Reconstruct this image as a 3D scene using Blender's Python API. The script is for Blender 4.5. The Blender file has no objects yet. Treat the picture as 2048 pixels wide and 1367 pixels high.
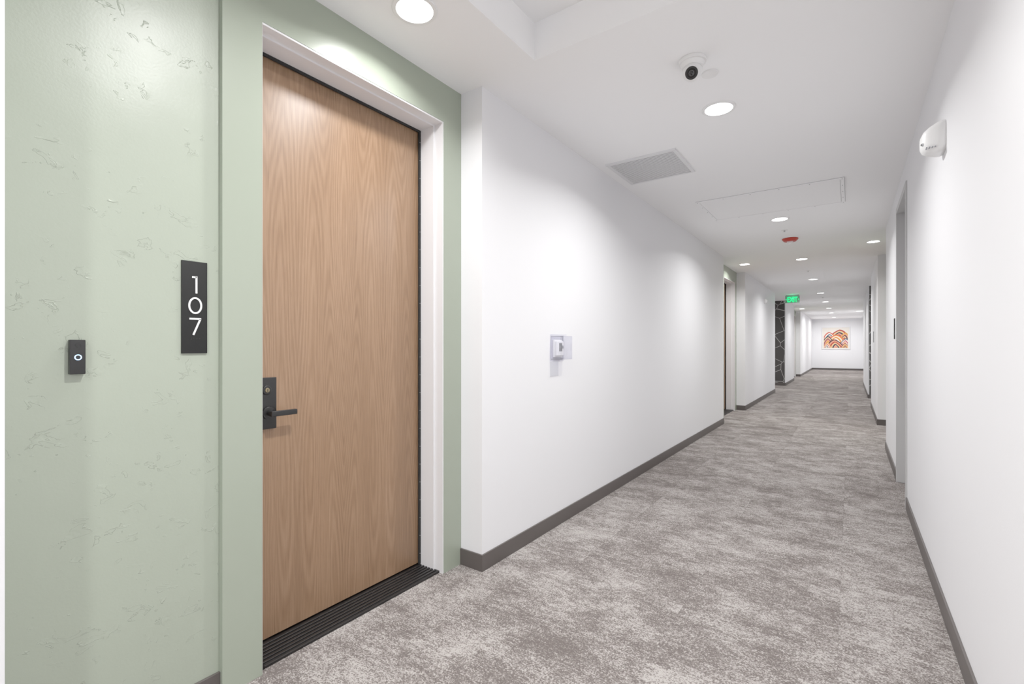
import bpy, bmesh, math, random
from mathutils import Vector, Matrix
random.seed(4)
sc = bpy.context.scene
sc.view_settings.view_transform = 'Standard'
sc.view_settings.look = 'None'
sc.view_settings.gamma = 1.3

def lin(c):
    c = c/255.0
    return c/12.92 if c <= 0.04045 else ((c+0.055)/1.055)**2.4
def rgb(r, g, b): return (lin(r), lin(g), lin(b), 1)

# ---------------------------------------------------------------- materials
def mat(name, col=(200,200,200), rough=0.5, metal=0.0, emit=None, es=0, spec=0.5):
    m = bpy.data.materials.new(name); m.use_nodes = True
    b = m.node_tree.nodes['Principled BSDF']
    b.inputs['Base Color'].default_value = rgb(*col)
    b.inputs['Roughness'].default_value = rough
    b.inputs['Metallic'].default_value = metal
    b.inputs['Specular IOR Level'].default_value = spec
    if emit:
        b.inputs['Emission Color'].default_value = rgb(*emit)
        b.inputs['Emission Strength'].default_value = es
    return m
class NT:
    def __init__(s, m):
        s.m = m; s.t = m.node_tree; s.b = s.t.nodes['Principled BSDF']
    def n(s, typ, **kw):
        x = s.t.nodes.new(typ)
        for k, v in kw.items():
            if k.startswith('i_'): x.inputs[k[2:].replace('_', ' ')].default_value = v
            else: setattr(x, k, v)
        return x
    def l(s, a, b): s.t.links.new(a, b)
    def obj(s): return s.n('ShaderNodeTexCoord').outputs['Object']
    def mapping(s, vec, scale=(1,1,1), loc=(0,0,0)):
        x = s.n('ShaderNodeMapping'); x.inputs['Scale'].default_value = scale
        x.inputs['Location'].default_value = loc
        s.l(vec, x.inputs['Vector']); return x.outputs[0]
    def noise(s, vec, scale, detail=2, rough=0.5, dist=0):
        x = s.n('ShaderNodeTexNoise'); x.inputs['Scale'].default_value = scale
        x.inputs['Detail'].default_value = detail; x.inputs['Roughness'].default_value = rough
        x.inputs['Distortion'].default_value = dist
        s.l(vec, x.inputs['Vector']); return x.outputs['Fac']
    def math(s, op, a, b=None, c=None, clamp=False):
        x = s.n('ShaderNodeMath'); x.operation = op; x.use_clamp = clamp
        for i, v in enumerate((a, b, c)):
            if v is None: continue
            if isinstance(v, (int, float)): x.inputs[i].default_value = v
            else: s.l(v, x.inputs[i])
        return x.outputs[0]
    def ramp(s, fac, stops):
        x = s.n('ShaderNodeValToRGB'); e = x.color_ramp.elements
        while len(e) < len(stops): e.new(0.5)
        for i, (p, c) in enumerate(stops):
            e[i].position = p; e[i].color = c if len(c) == 4 else rgb(*c)
        s.l(fac, x.inputs[0]); return x.outputs[0]
    def maprange(s, v, a, b, c=0, d=1):
        x = s.n('ShaderNodeMapRange')
        for i, q in zip((1,2,3,4), (a,b,c,d)): x.inputs[i].default_value = q
        s.l(v, x.inputs[0]); return x.outputs[0]
    def bump(s, h, strength, dist):
        x = s.n('ShaderNodeBump'); x.inputs['Strength'].default_value = strength
        x.inputs['Distance'].default_value = dist
        s.l(h, x.inputs['Height']); s.l(x.outputs[0], s.b.inputs['Normal'])
    def mix(s, f, a, b, mode='MIX'):
        x = s.n('ShaderNodeMix'); x.data_type = 'RGBA'; x.blend_type = mode
        for sock, v in ((x.inputs[0], f), (x.inputs[6], a), (x.inputs[7], b)):
            if isinstance(v, (int, float)): sock.default_value = v
            elif isinstance(v, tuple): sock.default_value = v
            else: s.l(v, sock)
        return x.outputs[2]

def painted(name, col, rough, bs=0.12, sparse=False):
    m = mat(name, col, rough); t = NT(m); o = t.obj()
    fine = t.noise(o, 130, 3)
    if sparse:
        # skip-trowel plaster: sparse little ridges and islands over a soft undulation
        big = t.noise(o, 2.3, 2)
        isl = t.noise(t.mapping(o, (1,1,1.5)), 17, 4, 0.55, 0.8)
        gate = t.maprange(t.noise(t.mapping(o,(1,1,1),(3,5,2)), 6.5, 1), 0.47, 0.53)
        mask = t.maprange(isl, 0.590, 0.605)
        ridge = t.math('SUBTRACT', 1.0, t.math('DIVIDE', t.math('ABSOLUTE', t.math('SUBTRACT', isl, 0.597)), 0.012), clamp=True)
        h = t.math('ADD', t.math('MULTIPLY', mask, 0.6), ridge)
        ero = t.maprange(t.noise(o, 26, 2), 0.42, 0.55)
        h = t.math('MULTIPLY', t.math('MULTIPLY', h, gate), ero)
        h = t.math('MULTIPLY', h, 0.21)
        h = t.math('ADD', h, t.math('MULTIPLY', big, 1.3))
        h = t.math('ADD', h, t.math('MULTIPLY', fine, 0.05))
        t.bump(h, 0.85, 0.006)
    else:
        h = t.math('ADD', t.math('MULTIPLY', fine, 0.25), t.noise(o, 9, 2))
        t.bump(h, bs, 0.006)
    return m

M_white = painted('white_wall_paint', (232,232,235), 0.55)
M_ceil = painted('ceiling_paint', (249,249,250), 0.8)
M_greenT = painted('green_trowel_plaster', (157,166,150), 0.35, sparse=True)
M_green = painted('green_smooth_paint', (150,159,143), 0.27, 0.05)
M_trimw = mat('white_frame_enamel', (226,225,227), 0.35)
M_base = mat('rubber_baseboard', (74,68,66), 0.45)
M_black = mat('black_hardware', (6,6,7), 0.38)
M_gasket = mat('black_gasket', (4,4,4), 0.8)
M_sign = mat('matte_black_sign', (8,9,9), 0.6, spec=0.3)
M_signtx = mat('white_lettering', (235,235,235), 0.5)
M_brass = mat('brass', (150,138,108), 0.35, 1.0)
M_plastic = mat('white_plastic', (238,238,238), 0.35)
M_plasticg = mat('grey_plastic', (150,152,157), 0.4)
M_patch = mat('pale_refraction_tint', (208,209,215), 0.4)
M_dark = mat('dark_slot', (35,35,37), 0.6)
M_lens = mat('lens_glass', (5,5,6), 0.08)
M_red = mat('red_alarm_plastic', (180,42,24), 0.4)
M_lamp = mat('downlight_lens', (255,255,255), 0.5, emit=(255,253,250), es=10)
M_led = mat('doorbell_led', (190,215,255), 0.4, emit=(130,185,255), es=3)
M_exit = mat('exit_green', (20,190,110), 0.4, emit=(0,210,110), es=1.6)
M_exitbody = mat('exit_panel_clear', (120,165,140), 0.2)
M_metal = mat('aluminium', (170,170,172), 0.35, 0.9)
M_gframe = mat('grey_door_frame', (185,185,185), 0.4)
M_vent = mat('vent_white', (225,225,227), 0.5)
M_ventdark = mat('vent_shadow', (60,60,62), 0.8)
M_gap = mat('panel_gap_shadow', (175,175,177), 0.8)
M_screen = mat('lcd_screen', (115,115,118), 0.4)

M_clear = bpy.data.materials.new('clear_polycarbonate'); M_clear.use_nodes = True
nt = M_clear.node_tree; nt.nodes.clear()
o = nt.nodes.new('ShaderNodeOutputMaterial'); mx = nt.nodes.new('ShaderNodeMixShader')
tr = nt.nodes.new('ShaderNodeBsdfTransparent'); tr.inputs[0].default_value = rgb(251,251,254)
gl = nt.nodes.new('ShaderNodeBsdfGlossy'); gl.inputs['Roughness'].default_value = 0.1
mx.inputs[0].default_value = 0.07
nt.links.new(tr.outputs[0], mx.inputs[1]); nt.links.new(gl.outputs[0], mx.inputs[2]); nt.links.new(mx.outputs[0], o.inputs[0])

M_thresh = mat('bronze_threshold', (42,37,36), 0.5, 0.2)
t = NT(M_thresh); oo = t.obj()
t.l(t.ramp(t.noise(oo, 160, 4, 0.7), [(0.35,(10,8,8)),(0.62,(22,19,19)),(0.80,(80,73,70))]), t.b.inputs['Base Color'])

def wood():
    m = mat('oak_veneer', (178,138,108), 0.42); t = NT(m); o = t.obj()
    sep = t.n('ShaderNodeSeparateXYZ'); t.l(o, sep.inputs[0])
    y = t.math('PINGPONG', t.math('ADD', sep.outputs[1], 0.03), 0.235)
    comb = t.n('ShaderNodeCombineXYZ'); t.l(y, comb.inputs[0]); t.l(sep.outputs[2], comb.inputs[2])
    v = comb.outputs[0]
    r = t.noise(t.mapping(v, (4.2,1,0.30), (3.1,0,1.7)), 1.0, 1, 0.4)
    wig = t.noise(t.mapping(v,(40,1,3)),1,2)
    rings = t.math('SINE', t.math('MULTIPLY', t.math('ADD', r, t.math('MULTIPLY', wig,0.014)), 330))
    rings = t.maprange(rings, -1, 1)
    fib = t.noise(t.mapping(o, (1,330,6)), 1, 3, 0.6)
    pores = t.noise(t.mapping(o, (1,560,16)), 1, 2, 0.6)
    broad = t.noise(t.mapping(o, (1,6,0.4)), 1, 3)
    f = t.math('ADD', t.math('MULTIPLY', rings, 0.15), t.math('MULTIPLY', fib, 0.60))
    f = t.math('ADD', f, t.math('MULTIPLY', broad, 0.45))
    c = t.ramp(f, [(0.36,(116,86,62)),(0.58,(136,104,77)),(0.80,(154,122,95))])
    pm = t.maprange(pores, 0.58, 0.72)
    c = t.mix(t.math('MULTIPLY', pm, 0.30), c, rgb(96,69,49))
    t.l(c, t.b.inputs['Base Color'])
    t.bump(fib, 0.06, 0.002)
    return m
M_wood = wood()

def carpet():
    m = mat('carpet_tile', (150,143,139), 1.0, spec=0.0); t = NT(m); o = t.obj()
    sep = t.n('ShaderNodeSeparateXYZ'); t.l(o, sep.inputs[0])
    tx = t.math('FLOOR', t.math('DIVIDE', t.math('ADD', sep.outputs[0], 0.04), 0.61))
    ty = t.math('FLOOR', t.math('DIVIDE', sep.outputs[1], 0.61))
    cell = t.n('ShaderNodeCombineXYZ'); t.l(tx, cell.inputs[0]); t.l(ty, cell.inputs[1])
    wn = t.n('ShaderNodeTexWhiteNoise'); t.l(cell.outputs[0], wn.inputs['Vector'])
    off = t.n('ShaderNodeVectorMath'); off.operation = 'MULTIPLY_ADD'
    t.l(wn.outputs['Color'], off.inputs[0]); off.inputs[1].default_value = (0.10,0.10,0.20); t.l(o, off.inputs[2])
    v = off.outputs[0]
    big = t.noise(t.mapping(v, (2.2,3.4,1)), 1.6, 7, 0.72, 0.2)
    mid = t.noise(t.mapping(v, (14,34,1)), 1.5, 4, 0.75, 0.2)
    fib = t.noise(t.mapping(o, (1,1.5,1)), 120, 1, 0.6)
    loop = t.n('ShaderNodeTexVoronoi'); loop.inputs['Scale'].default_value = 230; t.l(o, loop.inputs['Vector'])
    lsep = t.n('ShaderNodeSeparateXYZ'); t.l(loop.outputs['Color'], lsep.inputs[0])
    f = t.math('ADD', t.math('MULTIPLY', t.math('SUBTRACT', big, .5), 1.0), t.math('MULTIPLY', t.math('SUBTRACT', mid, .5), 0.8))
    f = t.math('ADD', f, t.math('MULTIPLY', t.math('SUBTRACT', fib, .5), 0.85))
    f = t.math('ADD', f, t.math('MULTIPLY', t.math('SUBTRACT', lsep.outputs[0], .5), 0.30))
    f = t.math('ADD', f, t.math('MULTIPLY', t.math('SUBTRACT', wn.outputs['Value'], 0.5), 0.08))
    c = t.ramp(t.math('ADD', f, 0.5), [(0.28,(98,91,88)),(0.46,(118,111,108)),(0.56,(145,138,135)),(0.68,(173,168,164))])
    fx = t.math('FRACT', t.math('DIVIDE', t.math('ADD', sep.outputs[0], 0.04), 0.61))
    fy = t.math('FRACT', t.math('DIVIDE', sep.outputs[1], 0.61))
    sx = t.math('LESS_THAN', fx, 0.004); sy = t.math('LESS_THAN', fy, 0.004)
    s_ = t.math('MULTIPLY', t.math('MAXIMUM', sx, sy), 0.3)
    c = t.mix(s_, c, rgb(82,75,73))
    t.l(c, t.b.inputs['Base Color'])
    t.bump(t.math('ADD', fib, t.math('MULTIPLY', loop.outputs['Distance'], -1.0)), 0.8, 0.004)
    return m
M_carpet = carpet()

M_geo = mat('geometric_wallpaper', (80,78,78), 0.6)
t = NT(M_geo); o = t.obj()
vo = t.n('ShaderNodeTexVoronoi'); vo.feature = 'DISTANCE_TO_EDGE'; vo.inputs['Scale'].default_value = 2.6
t.l(t.mapping(o, (1,0,1)), vo.inputs['Vector'])
t.l(t.ramp(vo.outputs['Distance'], [(0.008,(180,178,175)),(0.015,(50,47,46))]), t.b.inputs['Base Color'])

# ---------------------------------------------------------------- builder
class B:
    def __init__(s): s.bm = bmesh.new(); s.mats = []
    def mi(s, m):
        if m not in s.mats: s.mats.append(m)
        return s.mats.index(m)
    def box(s, x0, x1, y0, y1, z0, z1, m, bev=0, M=None):
        x0,x1 = min(x0,x1),max(x0,x1); y0,y1 = min(y0,y1),max(y0,y1); z0,z1=min(z0,z1),max(z0,z1)
        c = ((x0+x1)/2,(y0+y1)/2,(z0+z1)/2)
        mt = Matrix.Translation(c) @ Matrix.Diagonal((x1-x0,y1-y0,z1-z0,1))
        if M: mt = M @ mt
        tmp = bmesh.new(); bmesh.ops.create_cube(tmp, size=1, matrix=mt)
        if bev: bmesh.ops.bevel(tmp, geom=tmp.edges[:], offset=bev, segments=3, profile=0.6, affect='EDGES')
        s._merge(tmp, m); return s
    def _merge(s, tmp, m):
        i = s.mi(m); vm = {}
        for v in tmp.verts: vm[v] = s.bm.verts.new(v.co)
        for f in tmp.faces:
            try:
                nf = s.bm.faces.new([vm[v] for v in f.verts]); nf.material_index = i
            except ValueError: pass
        tmp.free()
    def cyl(s, p, d, r1, r2, h, m, seg=40, bev=0):
        d = Vector(d).normalized()
        q = Vector((0,0,1)).rotation_difference(d).to_matrix().to_4x4()
        mt = Matrix.Translation(Vector(p) + d*h/2) @ q
        tmp = bmesh.new()
        bmesh.ops.create_cone(tmp, cap_ends=True, segments=seg, radius1=r1, radius2=max(r2,1e-4), depth=h, matrix=mt)
        if bev:
            es = [e for e in tmp.edges if len(e.link_faces)==2 and any(len(f.verts)>4 for f in e.link_faces)]
            bmesh.ops.bevel(tmp, geom=es, offset=bev, segments=3, profile=0.6, affect='EDGES')
        s._merge(tmp, m); return s
    def sph(s, p, r, m, sc=(1,1,1)):
        tmp = bmesh.new()
        bmesh.ops.create_uvsphere(tmp, u_segments=32, v_segments=20, radius=r, matrix=Matrix.Translation(p) @ Matrix.Diagonal((*sc,1)))
        s._merge(tmp, m); return s
    def ring(s, p, d, R, r, m, h):
        d = Vector(d).normalized(); q = Vector((0,0,1)).rotation_difference(d).to_matrix().to_4x4()
        mt = Matrix.Translation(p) @ q; n = 48; tmp = bmesh.new(); L=[]
        for k in range(n):
            a = 2*math.pi*k/n; c, si = math.cos(a), math.sin(a)
            L.append([tmp.verts.new(mt @ Vector((c*rr, si*rr, zz))) for rr, zz in ((R,0),(R,h*0.5),(R-0.15*(R-r),h),(r,h),(r,0))])
        for k in range(n):
            a, b = L[k], L[(k+1)%n]
            for j in range(5): tmp.faces.new((a[j], b[j], b[(j+1)%5], a[(j+1)%5]))
        s._merge(tmp, m); return s
    def poly(s, pts, m, thick):
        tmp = bmesh.new(); a = [tmp.verts.new(p) for p in pts]
        tv = Vector(thick); b = [tmp.verts.new(Vector(p)+tv) for p in pts]
        tmp.faces.new(a); tmp.faces.new(list(reversed(b))); n=len(a)
        for k in range(n): tmp.faces.new((a[k], b[k], b[(k+1)%n], a[(k+1)%n]))
        s._merge(tmp, m); return s
    def done(s, name, parent=None):
        bmesh.ops.recalc_face_normals(s.bm, faces=s.bm.faces[:])
        for f in s.bm.faces: f.smooth = True
        for e in s.bm.edges:
            e.smooth = len(e.link_faces)==2 and e.calc_face_angle(0) < 0.6
        me = bpy.data.meshes.new(name); s.bm.to_mesh(me); s.bm.free()
        for m in s.mats: me.materials.append(m)
        ob = bpy.data.objects.new(name, me); sc.collection.objects.link(ob)
        if parent: ob.parent = parent
        return ob
def empty(name):
    e = bpy.data.objects.new(name, None); sc.collection.objects.link(e); return e

XL, XR, H, END = -1.652, 0.354, 2.675, 30.0
BH, BT = 0.092, 0.010

# ---------------------------------------------------------------- floor / ceiling
B().box(-5.2, 3.2, -6, END+0.3, -0.15, 0, M_carpet).done('floor')
c = B()
tx0, tx1, ty0, ty1, tz = -1.29, 0.0, -1.6, 2.0, 2.863
for a in ((-5.2,tx0,-6,END+.3),(tx1,3.2,-6,END+.3),(tx0,tx1,-6,ty0),(tx0,tx1,ty1,END+.3)):
    c.box(*a, H, tz, M_ceil)
c.box(-5.2,3.2,-6,END+.3, tz, tz+.15, M_ceil)
c.done('ceiling')

# ---------------------------------------------------------------- walls
w = B()
for a in ((-6,0.216),(2.027,8.15),(10.07,14.55),(17.1,19.9),(22.6,END)):
    w.box(-2.45, XL, a[0], a[1], 0, H, M_white)
w.box(-5.2, -2.45, 14.35, 14.55, 0, H, M_white)
w.box(-5.2, -2.45, 17.1, 17.3, 0, H, M_white)
w.box(-5.2, -5.0, 14.55, 17.1, 0, H, M_white)
w.done('wall_left')
w = B()
w.box(XR, 1.1, -6, 4.69, 0, H, M_white)
w.box(XR, 1.1, 4.69, 5.59, 2.48, H, M_white)
w.box(XR, 1.1, 5.59, 7.28, 0, H, M_white)
w.box(XR, 1.1, 9.4, 12.3, 0, H, M_white)
w.box(XR, 1.1, 14.1, 19.2, 0, H, M_white)
w.box(.60, 1.1, 19.2, END, 0, H, M_white)
w.box(1.1, 3.2, 12.1, 12.3, 0, H, M_white)
w.box(1.1, 3.2, 14.1, 14.3, 0, H, M_white)
w.box(3.0, 3.2, 12.3, 14.1, 0, H, M_white)
w.done('wall_right')
B().box(-2.45, 1.1, END, END+.2, 0, H, M_white).done('wall_end')
B().box(-2.45, 1.1, -6.2, -6, 0, H, M_white).done('wall_back')
B().box(-4.99, XL-.02, 17.085, 17.1, BH, H, M_geo).done('wall_accent_left')
B().box(XR+.02, 2.99, 14.085, 14.1, BH, H, M_geo).done('wall_accent_right')

b = B()
def bl(y0, y1, x=XL): b.box(x, x+BT, y0, y1, 0, BH, M_base, .002)
for a in ((-6,.216),(2.017,8.15),(10.06,14.55),(17.09,19.9),(22.59,END)): bl(*a)
for y in (2.027,10.07,22.6): b.box(-1.805, XL, y-BT, y, 0, BH, M_base, .002)
b.box(-5, XL, 17.075, 17.085, 0, BH, M_base)
b.done('baseboard_left')
b = B()
for a in ((-6,4.67),(5.62,7.28),(9.39,12.3),(14.09,19.2)): b.box(XR-BT, XR, a[0], a[1], 0, BH, M_base, .002)
b.box(XR, .50, 9.39, 9.4, 0, BH, M_base); b.box(XR, 3, 14.075, 14.085, 0, BH, M_base)
b.box(.59, .60, 19.2, END-.01, 0, BH, M_base)
b.done('baseboard_right')
B().box(XL+BT, .60, END-BT, END, 0, BH, M_base).done('baseboard_end')

# ---------------------------------------------------------------- apartment entries
def entry(side, yA, yB, idx):
    def X(d): return XL-d if side < 0 else XR+d
    T, S, DK = .178, .153, .80
    o1 = yB-.142; o0 = o1-.98; f0 = o0-.14
    zt = 2.465
    g = B()
    g.box(X(T), X(DK), yA, f0, 0, H, M_greenT)
    g.box(X(S), X(DK), f0, o0, 0, H, M_green, 0)
    g.box(X(S), X(DK), o1, yB, 0, H, M_green)
    g.box(X(S), X(DK), o0, o1, zt, H, M_green)
    g.box(X(.42), X(DK), o0, o1, 0, zt, M_green)
    g.done('wall_entry_%d' % idx)
    bb = B(); bb.box(X(T), X(T-BT), yA, f0, 0, BH-.008, M_base, .002); bb.done('baseboard_entry_%d' % idx)
    f = B()
    a, m1, k = .155, .213, .318
    f.box(X(a), X(m1), o0, o0+.0015, 0, zt, M_trimw); f.box(X(a), X(m1), o1-.008, o1, 0, zt, M_trimw)
    f.box(X(a), X(m1), o0+.0015, o1-.008, zt-.008, zt, M_trimw)
    f.box(X(m1), X(k), o0, o0+.020, 0, zt, M_trimw, .0); f.box(X(m1), X(k), o1-.020, o1, 0, zt, M_trimw)
    f.box(X(m1), X(k), o0+.02, o1-.02, zt-.016, zt, M_trimw)
    f.box(X(k), X(.42), o0, o0+.02, 0, zt, M_gasket); f.box(X(k), X(.42), o1-.02, o1, 0, zt, M_gasket)
    f.box(X(k), X(.42), o0+.02, o1-.02, zt-.018, zt, M_gasket)
    f.box(X(k-.008), X(k), o1-.034, o1-.020, .02, zt-.016, M_gasket)
    f.box(X(k-.008), X(k), o0+.020, o0+.034, .02, zt-.016, M_gasket)
    f.box(X(k-.008), X(k), o0+.034, o1-.034, zt-.028, zt-.016, M_gasket)
    for j in range(24):
        z = .08+j*.1
        f.cyl((X(k-.008), o1-.027, z), (-side,0,0), .002, .0015, .001, M_metal, 8)
    f.done('trim_%d' % idx)
    d = empty('door_%d' % idx)
    s = B(); s.box(X(.328), X(.372), o0+.024, o1-.024, .022, zt-.022, M_wood, .001); s.done('slab_%d'%idx, d)
    hY = o0+.105
    s = B()
    s.box(X(.328), X(.316), hY-.036, hY+.036, .896, 1.11, M_black, .002)
    s.cyl((X(.316), hY-.006, 1.058), (-side,0,0), .020, .018, .006, M_black, 32, .002)
    s.cyl((X(.310), hY-.006, 1.058), (-side,0,0), .010, .009, .003, M_brass, 32, .001)
    s.box(X(.308), X(.306), hY-.0075, hY-.0045, 1.052, 1.064, M_dark)
    s.cyl((X(.316), hY, .963), (-side,0,0), .026, .026, .010, M_black, 32, .002)
    s.cyl((X(.306), hY, .963), (-side,0,0), .011, .011, .04, M_black, 24)
    s.box(X(.278), X(.262), hY-.012, hY+.098, .952, .974, M_black, .003)
    s.done('lever_lock_%d'%idx, d)
    s = B(); s.box(X(T), X(.42), o0+.0201, o1-.0201, 0, .012, M_thresh, .002)
    for j in range(6):
        dd = T+.014+j*.022
        s.box(X(dd), X(dd+.012), o0+.021, o1-.021, .012, .018, M_thresh, .002)
    s.box(X(T), X(.212), o0+.0016, o0+.02, 0, .012, M_thresh); s.box(X(T), X(.212), o1-.02, o1-.0081, 0, .012, M_thresh)
    s.done('threshold_%d'%idx, d)
entry(-1, .216, 2.027, 1)
entry(-1, 8.15, 10.07, 2)
entry(-1, 19.9, 22.6, 3)
entry(1, 7.28, 9.4, 4)

f = B()
y0, y1, zt = 4.69, 5.59, 2.48
f.box(XR-.010, XR+.10, y0-.02, y0+.03, 0, zt+.02, M_gframe, .002)
f.box(XR-.010, XR+.10, y1-.03, y1+.02, 0, zt+.02, M_gframe, .002)
f.box(XR-.010, XR+.10, y0+.03, y1-.03, zt-.03, zt+.02, M_gframe, .002)
f.done('trim_5')
d = empty('door_5')
s = B(); s.box(XR+.10, XR+.145, y0+.005, y1-.005, .005, zt-.005, M_trimw); s.done('slab_5', d)
s = B(); s.cyl((XR+.10, y1-.10, .965), (-1,0,0), .026, .026, .01, M_black); s.cyl((XR+.09, y1-.10,.965), (-1,0,0), .01,.01,.04,M_black)
s.box(XR+.048, XR+.062, y1-.21, y1-.09, .955,.975, M_black,.003); s.done('lever_5', d)

# ---------------------------------------------------------------- signs
def stroke(bd, pts, wdt, xf, m, thick):
    n = len(pts)
    for k in range(n-1):
        a = Vector(pts[k]); c_ = Vector(pts[k+1]); dr = (c_-a).normalized(); nn = Vector((-dr.y, dr.x))*wdt/2
        e = dr*wdt*0.12
        q = [a-e-nn, c_+e-nn, c_+e+nn, a-e+nn]
        bd.poly([xf(p.x, p.y) for p in q], m, thick)
def digit(bd, ch, cu, cv, h, xf, m, thick):
    w_ = h*.10
    if ch == '1':
        stroke(bd, [(cu+.06*h, cv-h/2),(cu+.06*h, cv+h/2)], w_, xf, m, thick)
        stroke(bd, [(cu-.16*h, cv+h/2-w_/2),(cu+.06*h, cv+h/2-w_/2)], w_, xf, m, thick)
    if ch == '0':
        n=40
        o_ = [(cu+.37*h*math.cos(2*math.pi*k/n), cv+.5*h*math.sin(2*math.pi*k/n)) for k in range(n)]
        i_ = [(cu+(.37*h-w_)*math.cos(2*math.pi*k/n), cv+(.5*h-w_)*math.sin(2*math.pi*k/n)) for k in range(n)]
        for k in range(n):
            j=(k+1)%n
            bd.poly([xf(*o_[k]),xf(*o_[j]),xf(*i_[j]),xf(*i_[k])], m, thick)
    if ch == '7':
        stroke(bd, [(cu-.30*h, cv+h/2-w_/2),(cu+.30*h, cv+h/2-w_/2)], w_, xf, m, thick)
        stroke(bd, [(cu+.27*h, cv+h/2-w_*.6),(cu-.10*h, cv-h/2)], w_, xf, m, thick)

s = B(); xs = -1.83
s.box(xs, xs+.006, .6465, .7245, 1.216, 1.53, M_sign, .001)
xf = lambda u, v: (xs+.0061, u, v)
cy = .687
digit(s, '1', cy, 1.450, .057, xf, M_signtx, (.0012,0,0))
digit(s, '0', cy, 1.379, .057, xf, M_signtx, (.0012,0,0))
digit(s, '7', cy, 1.308, .057, xf, M_signtx, (.0012,0,0))
br = {'#':[(1,0),(1,1),(1,2),(0,2)], '1':[(0,0)], '0':[(1,0),(0,1),(1,1)], '7':[(0,0),(1,0),(0,1),(1,1)]}
for i, ch in enumerate('#107'):
    for (cx, ry) in br[ch]:
        s.cyl((xs+.006, cy-.013+i*.0082+cx*.0026, 1.268-ry*.0026), (1,0,0), .0009, .0006, .0008, M_dark, 8)
s.done('room_number_sign')

for (yy) in (5.86, 10.9):
    s = B(); s.box(XR, XR-.006, yy, yy+.078, 1.31, 1.51, M_sign, .001)
    s.done('room_sign_plaque')

s = B()
s.box(xs, xs+.018, .364, .3995, 1.159, 1.259, M_black, .003)
s.ring((xs+.018, .3825, 1.208), (1,0,0), .0082, .0058, M_led, .0008)
s.cyl((xs+.018, .3825, 1.208), (1,0,0), .005, .005, .0006, M_black)
s.cyl((xs+.018, .3825, 1.242), (1,0,0), .006, .006, .0008, M_lens)
s.done('video_doorbell')

# ---------------------------------------------------------------- thermostat with clear guard
th = empty('thermostat')
s = B()
s.box(XL, XL+.012, 2.79, 2.90, 1.165, 1.285, M_plastic, .003)
s.box(XL+.012, XL+.030, 2.80, 2.89, 1.175, 1.275, M_plastic, .005)
s.box(XL+.030, XL+.031, 2.825, 2.865, 1.205, 1.262, M_screen)
s.box(XL+.030, XL+.033, 2.868, 2.882, 1.225, 1.245, M_plasticg, .001)
s.done('control_body', th)
s = B()
x0, x1, a, b2, z0, z1, tk = XL, XL+.078, 2.765, 2.925, 1.15, 1.31, .003
s.box(x1-tk, x1, a, b2, z0, z1, M_clear, .001)
s.box(x0, x1-tk, a, a+tk, z0, z1, M_clear); s.box(x0, x1-tk, b2-tk, b2, z0, z1, M_clear)
s.box(x0, x1-tk, a+tk, b2-tk, z1-tk, z1, M_clear); s.box(x0, x1-tk, a+tk, b2-tk, z0, z0+tk, M_clear)
s.box(x0, x0+.004, a-.012, b2+.012, z0-.012, z1+.012, M_clear)
s.box(x1-.02, x1-.006, (a+b2)/2-.012, (a+b2)/2+.012, z1, z1+.012, M_clear, .002)
s.done('clear_guard', th)
s = B(); s.box(XL, XL+.0015, 2.755, 2.865, 1.035, 1.136, M_patch); s.done('refraction_shadow_patch', th)  # thin pale slab imitating the refraction shadow the clear guard throws on the wall

# ---------------------------------------------------------------- wall sensor
def sensor(name, side, yc, zc, k=1.0):
    X = lambda d: (XR-d) if side > 0 else (XL+d)
    s = B(); sd = -1 if side > 0 else 1
    prof = [(.0,.066,.072),(.012,.070,.075),(.03,.066,.070),(.055,.056,.060),(.075,.042,.046),(.085,.022,.026)]
    n = 36; tmp = bmesh.new(); rings=[]
    for (d, ry, rz) in prof:
        r=[]
        for j in range(n):
            a = 2*math.pi*j/n; ca, sa = math.cos(a), math.sin(a)
            p = 0.55
            yy = math.copysign(abs(ca)**p, ca)*ry*k; zz = math.copysign(abs(sa)**p, sa)*rz*k
            zz -= d*0.18*k
            r.append(tmp.verts.new((X(d*k), yc+yy, zc+zz)))
        rings.append(r)
    for i in range(len(rings)-1):
        for j in range(n):
            tmp.faces.new((rings[i][j], rings[i][(j+1)%n], rings[i+1][(j+1)%n], rings[i+1][j]))
    tmp.faces.new(rings[-1]); tmp.faces.new(rings[0])
    s._merge(tmp, M_plastic)
    s.cyl((X(.074*k), yc-.03*k, zc-.028*k), (sd*.7,-.7,0), .008*k, .007*k, .010*k, M_plasticg, 20)
    s.cyl((X(.078*k), yc-.031*k, zc-.028*k), (sd*.7,-.7,0), .003*k, .003*k, .008*k, M_dark, 12)
    for q in range(4):
        s.box(X((.035+q*.01)*k), X((.040+q*.01)*k), yc-.068*k, yc-.040*k, zc-.056*k, zc-.052*k, M_plasticg)
    s.done(name)
sensor('motion_sensor', 1, 2.94, 2.205)
sensor('motion_sensor', -1, 12.6, 2.31, .8)

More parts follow.
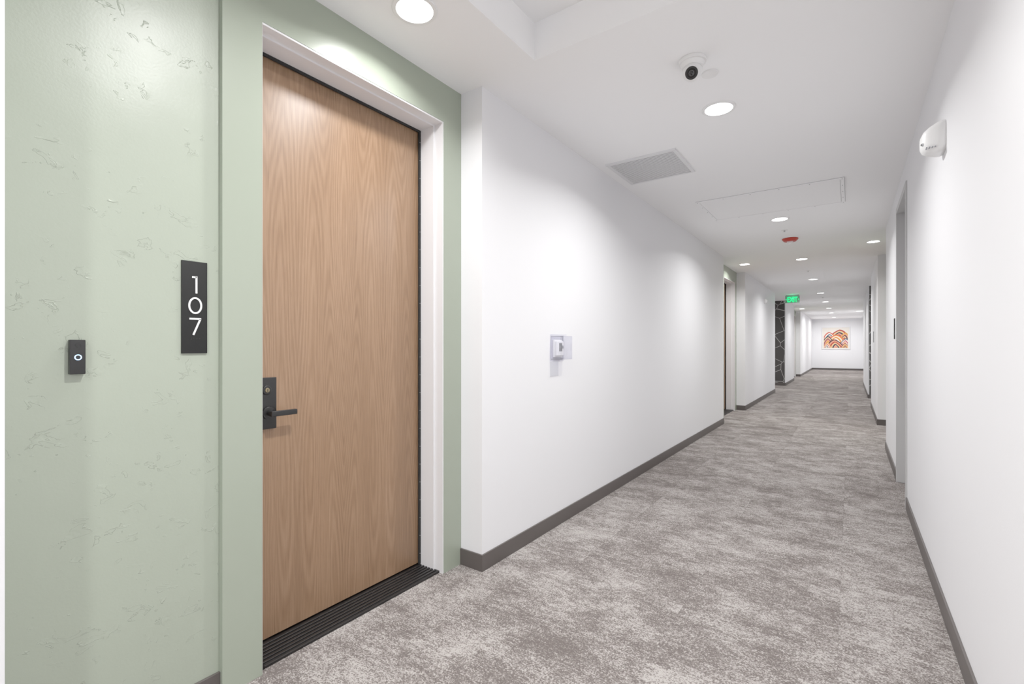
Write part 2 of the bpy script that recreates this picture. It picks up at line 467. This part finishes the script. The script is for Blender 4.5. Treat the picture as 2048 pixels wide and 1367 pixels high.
# ---------------------------------------------------------------- ceiling fixtures
def downlight(x, y, z=H, power=30, r=.078, spread=150):
    s = B()
    s.ring((x,y,z), (0,0,-1), r+.018, r, M_plastic, .006)
    s.cyl((x,y,z), (0,0,-1), r, r, .003, M_lamp, 48)
    ob = s.done('recessed_downlight')
    L = bpy.data.lights.new('downlight_lamp', 'AREA'); L.shape='DISK'; L.size = r*1.8; L.energy = power
    L.color = (1,.992,.978); L.spread = math.radians(spread)
    lo = bpy.data.objects.new('downlight_lamp', L); lo.location = (x,y,z-.012); sc.collection.objects.link(lo)
    lo.parent = ob
P = 24.5
for y in (-4.5,-2.6): downlight(-.645, y, H, P+8)  # unseen downlights behind the camera, added to even out the light
for y in (-.9, .9): downlight(-.645, y, tz, P+7)  # unseen downlights in the tray, also added as fill
for y in (3.05, 6.10, 9.10, 12.0, 15.2, 18.3, 21.4): downlight(-.645, y, H, P)
downlight(-.645, 24.5, H, 40, .078, 170)
downlight(-.645, 28.3, H, 52, .078, 175)
downlight(-1.51, 1.40, H, 9.5, .078, 150)
downlight(-1.50, 9.1, H, 10)
downlight(.26, 8.15, H, 8, .07, 100)
downlight(-1.50, 21.2, H, 12)
downlight(-3.2, 15.8, H, P); downlight(1.9, 13.2, H, P)
downlight(.28, 24.0, H, 14, .07)

# vent
s = B()
vx0, vx1, vy0, vy1 = -1.573, -1.03, 3.47, 4.02
z1 = H; z0 = H-.010
for a in ((vx0,vx1,vy0,vy0+.025),(vx0,vx1,vy1-.025,vy1),(vx0,vx0+.025,vy0+.025,vy1-.025),(vx1-.025,vx1,vy0+.025,vy1-.025)):
    s.box(*a, z0, z1, M_vent)
s.box(vx0+.025, vx1-.025, vy0+.025, vy1-.025, H-.002, H, M_ventdark)
n = 22
for i in range(n):
    y = vy0+.03+(vy1-vy0-.06)*(i+.5)/n
    Mx = Matrix.Translation((0,y,H-.005)) @ Matrix.Rotation(math.radians(-8),4,'X')
    s.box(vx0+.025, vx1-.025, -.0056, .0056, -.0007, .0007, M_vent, 0, Mx)
s.done('air_return_grille')

# access panel: frame, shadow gap, door leaf, screws
s = B()
px0, px1, py0, py1 = -1.25, -.04, 4.90, 5.73
s.box(px0-.003, px1+.003, py0-.003, py1+.003, H-.002, H, M_gap)
fw = .028
for a in ((px0,px1,py0,py0+fw),(px0,px1,py1-fw,py1),(px0,px0+fw,py0+fw,py1-fw),(px1-fw,px1,py0+fw,py1-fw)):
    s.box(*a, H-.010, H-.002, M_ceil)
g = fw+.003
s.box(px0+g, px1-g, py0+g, py1-g, H-.008, H-.002, M_ceil)
for i in range(6):
    x = px0+.014+(px1-px0-.028)*i/5
    for y in (py0+.014, py1-.014): s.cyl((x,y,H-.010),(0,0,-1),.004,.003,.002,M_dark,10)
for i in range(1,4):
    y = py0+(py1-py0)*i/4
    for x in (px0+.014, px1-.014): s.cyl((x,y,H-.010),(0,0,-1),.004,.003,.002,M_dark,10)
s.done('ceiling_access_panel')

# security camera
s = B(); cx, cyy = -.644, 2.46
s.cyl((cx,cyy,H),(0,0,-1),.066,.066,.016,M_plastic,48,.004)
s.cyl((cx,cyy,H-.016),(0,0,-1),.058,.050,.022,M_plastic,48,.003)
s.sph((cx,cyy,H-.058),.047,M_plastic)
dv = Vector((.12,-.80,-.52)).normalized(); cc = Vector((cx,cyy,H-.058))
s.cyl(cc+dv*.026, dv, .036,.033,.020,M_plastic,40,.002)
s.cyl(cc+dv*.046, dv, .030,.030,.002,M_black,40)
s.cyl(cc+dv*.048, dv, .020,.018,.004,M_lens,32)
s.sph(cc+dv*.050, .012, M_lens)
s.ring(cc+dv*.048, dv, .012,.010,M_plasticg,.006)
s.done('security_camera')
B().cyl((-.60,2.63,H),(0,0,-1),.042,.040,.008,M_plastic,40,.002).done('ceiling_cover_plate')

# fire alarm
s = B(); x,y = -.65,7.29
s.cyl((x,y,H),(0,0,-1),.095,.095,.012,M_red,48,.003)
s.cyl((x,y,H-.012),(0,0,-1),.095,.070,.028,M_red,48,.004)
s.box(x-.035,x+.035,y-.025,y+.025,H-.062,H-.038,M_plastic,.006)
s.sph((x,y,H-.062),.020,M_plastic,(1,1,.7))
s.done('fire_alarm_strobe')

for (x,y) in ((-.66,6.72),(-.65,10.6),(-.65,16.6)):
    s = B(); s.ring((x,y,H),(0,0,-1),.036,.014,M_plastic,.006); s.cyl((x,y,H),(0,0,-1),.012,.010,.010,M_metal,20)
    s.cyl((x,y,H-.010),(0,0,-1),.004,.004,.008,M_metal,12); s.cyl((x,y,H-.018),(0,0,-1),.012,.012,.002,M_metal,20)
    s.done('ceiling_sprinkler')

# exit sign
ex = empty('exit_sign'); x,y = -1.31,15.3
s = B(); s.box(x-.16,x+.16,y-.03,y+.03,H-.03,H,M_metal,.004); s.box(x-.175,x+.175,y-.004,y+.004,H-.225,H-.03,M_exitbody,.001)
for sd in (-1,1):
    cxx = x+sd*.152
    s.poly([(cxx+sd*.014,y-.0042,H-.128),(cxx-sd*.010,y-.0042,H-.104),(cxx-sd*.010,y-.0042,H-.152)], M_exit, (0,-.002,0))
s.done('panel', ex)
cu = bpy.data.curves.new('exit_text','FONT'); cu.body='EXIT'; cu.size=.20; cu.align_x='CENTER'; cu.extrude=.001; cu.offset=.004
cu.materials.append(M_exit)
to = bpy.data.objects.new('lettering',cu); to.location=(x,y-.006,H-.198); to.rotation_euler=(math.pi/2,0,0); to.scale=(.62,1,1); sc.collection.objects.link(to); to.parent=ex
gl_ = bpy.data.lights.new('exit_glow','POINT'); gl_.energy=.3; gl_.color=(.05,1,.4); gl_.shadow_soft_size=.02
go = bpy.data.objects.new('exit_glow',gl_); go.location=(x,y-.10,H-.10); sc.collection.objects.link(go); go.parent=ex

# painting on the end wall
s = B()
px0,px1,pz0,pz1 = -1.22,-.0,1.08,2.24
Y = END-.001
for a in ((px0,px1,pz0,pz0+.03),(px0,px1,pz1-.03,pz1),(px0,px0+.03,pz0+.03,pz1-.03),(px1-.03,px1,pz0+.03,pz1-.03)):
    s.box(a[0],a[1],Y-.035,Y,a[2],a[3],M_trimw,.002)
M_can = mat('canvas', (225,218,208), .8)
s.box(px0+.03,px1-.03,Y-.02,Y,pz0+.03,pz1-.03,M_can)
cream = [mat('paint_cream_%d'%i, c_, .6) for i,c_ in enumerate([(222,205,180),(215,180,128),(225,218,208),(208,140,110)])]
cols = [(165,32,20),(205,120,15),(28,28,55),(195,58,25),(120,32,70),(40,64,95),(210,140,40),(175,48,85),(70,20,38),(210,100,28)]
ms = [mat('paint_%d'%i, c_, .6) for i,c_ in enumerate(cols)]
W = px1-px0-.10; Hh = pz1-pz0-.10
hills = [(.60,.45,.40,.42,.1),(.30,.38,.30,.36,-.1),(.78,.30,.26,.40,.2),(.48,.22,.36,.42,.1),(.20,.14,.26,.40,0),(.82,.08,.24,.34,.15),(.52,.02,.34,.38,-.15),(.14,-.02,.18,.24,.1),(.86,-.04,.2,.22,0)]
for hi_,(cu_,bz,rw,rh,sk) in enumerate(hills):
    for q in range(6):
        f_ = 1-q*.14; N=30; tmp=bmesh.new(); top=[];bot=[]
        f2 = f_-.14 if q < 5 else 0.0
        for k in range(N+1):
            a = math.pi*k/N
            def P_(fr):
                u = cu_-rw*fr*math.cos(a)+sk*math.sin(a)*fr*.5
                v = max(.02, bz+.06+rh*fr*math.sin(a)**1.2 - .10*abs(math.cos(a)) + .015*math.sin(9*u))
                return (px0+.05+max(.04,min(.96,u))*W, Y-.0205-.0005*hi_, pz0+.05+v*Hh)
            top.append(tmp.verts.new(P_(f_))); bot.append(tmp.verts.new(P_(f2)))
        for k in range(N): tmp.faces.new((top[k],top[k+1],bot[k+1],bot[k]))
        s._merge(tmp, ms[(hi_*3+q)%10] if q%2==0 else cream[(hi_+q)%4])
s.done('framed_painting')

s = B(); s.box(.60,.585,21.6,22.1,1.0,1.75,M_dark,.003); s.box(.585,.58,21.64,22.06,1.04,1.71,M_plasticg,.002); s.done('extinguisher_cabinet')

# ---------------------------------------------------------------- world, camera
wd = bpy.data.worlds.new('world'); sc.world = wd; wd.use_nodes = True
wd.node_tree.nodes['Background'].inputs[0].default_value = (1,1,1,1)
wd.node_tree.nodes['Background'].inputs[1].default_value = 0.3
cam = bpy.data.cameras.new('camera'); co = bpy.data.objects.new('camera', cam); sc.collection.objects.link(co)
cam.sensor_fit = 'HORIZONTAL'; cam.sensor_width = 36; cam.lens = 36*946/2048
cam.shift_y = 8.5/2048; cam.clip_start = .02; cam.clip_end = 100
co.location = (0,0,1.24); co.rotation_euler = (math.pi/2, 0, math.radians(35.55))
sc.camera = co
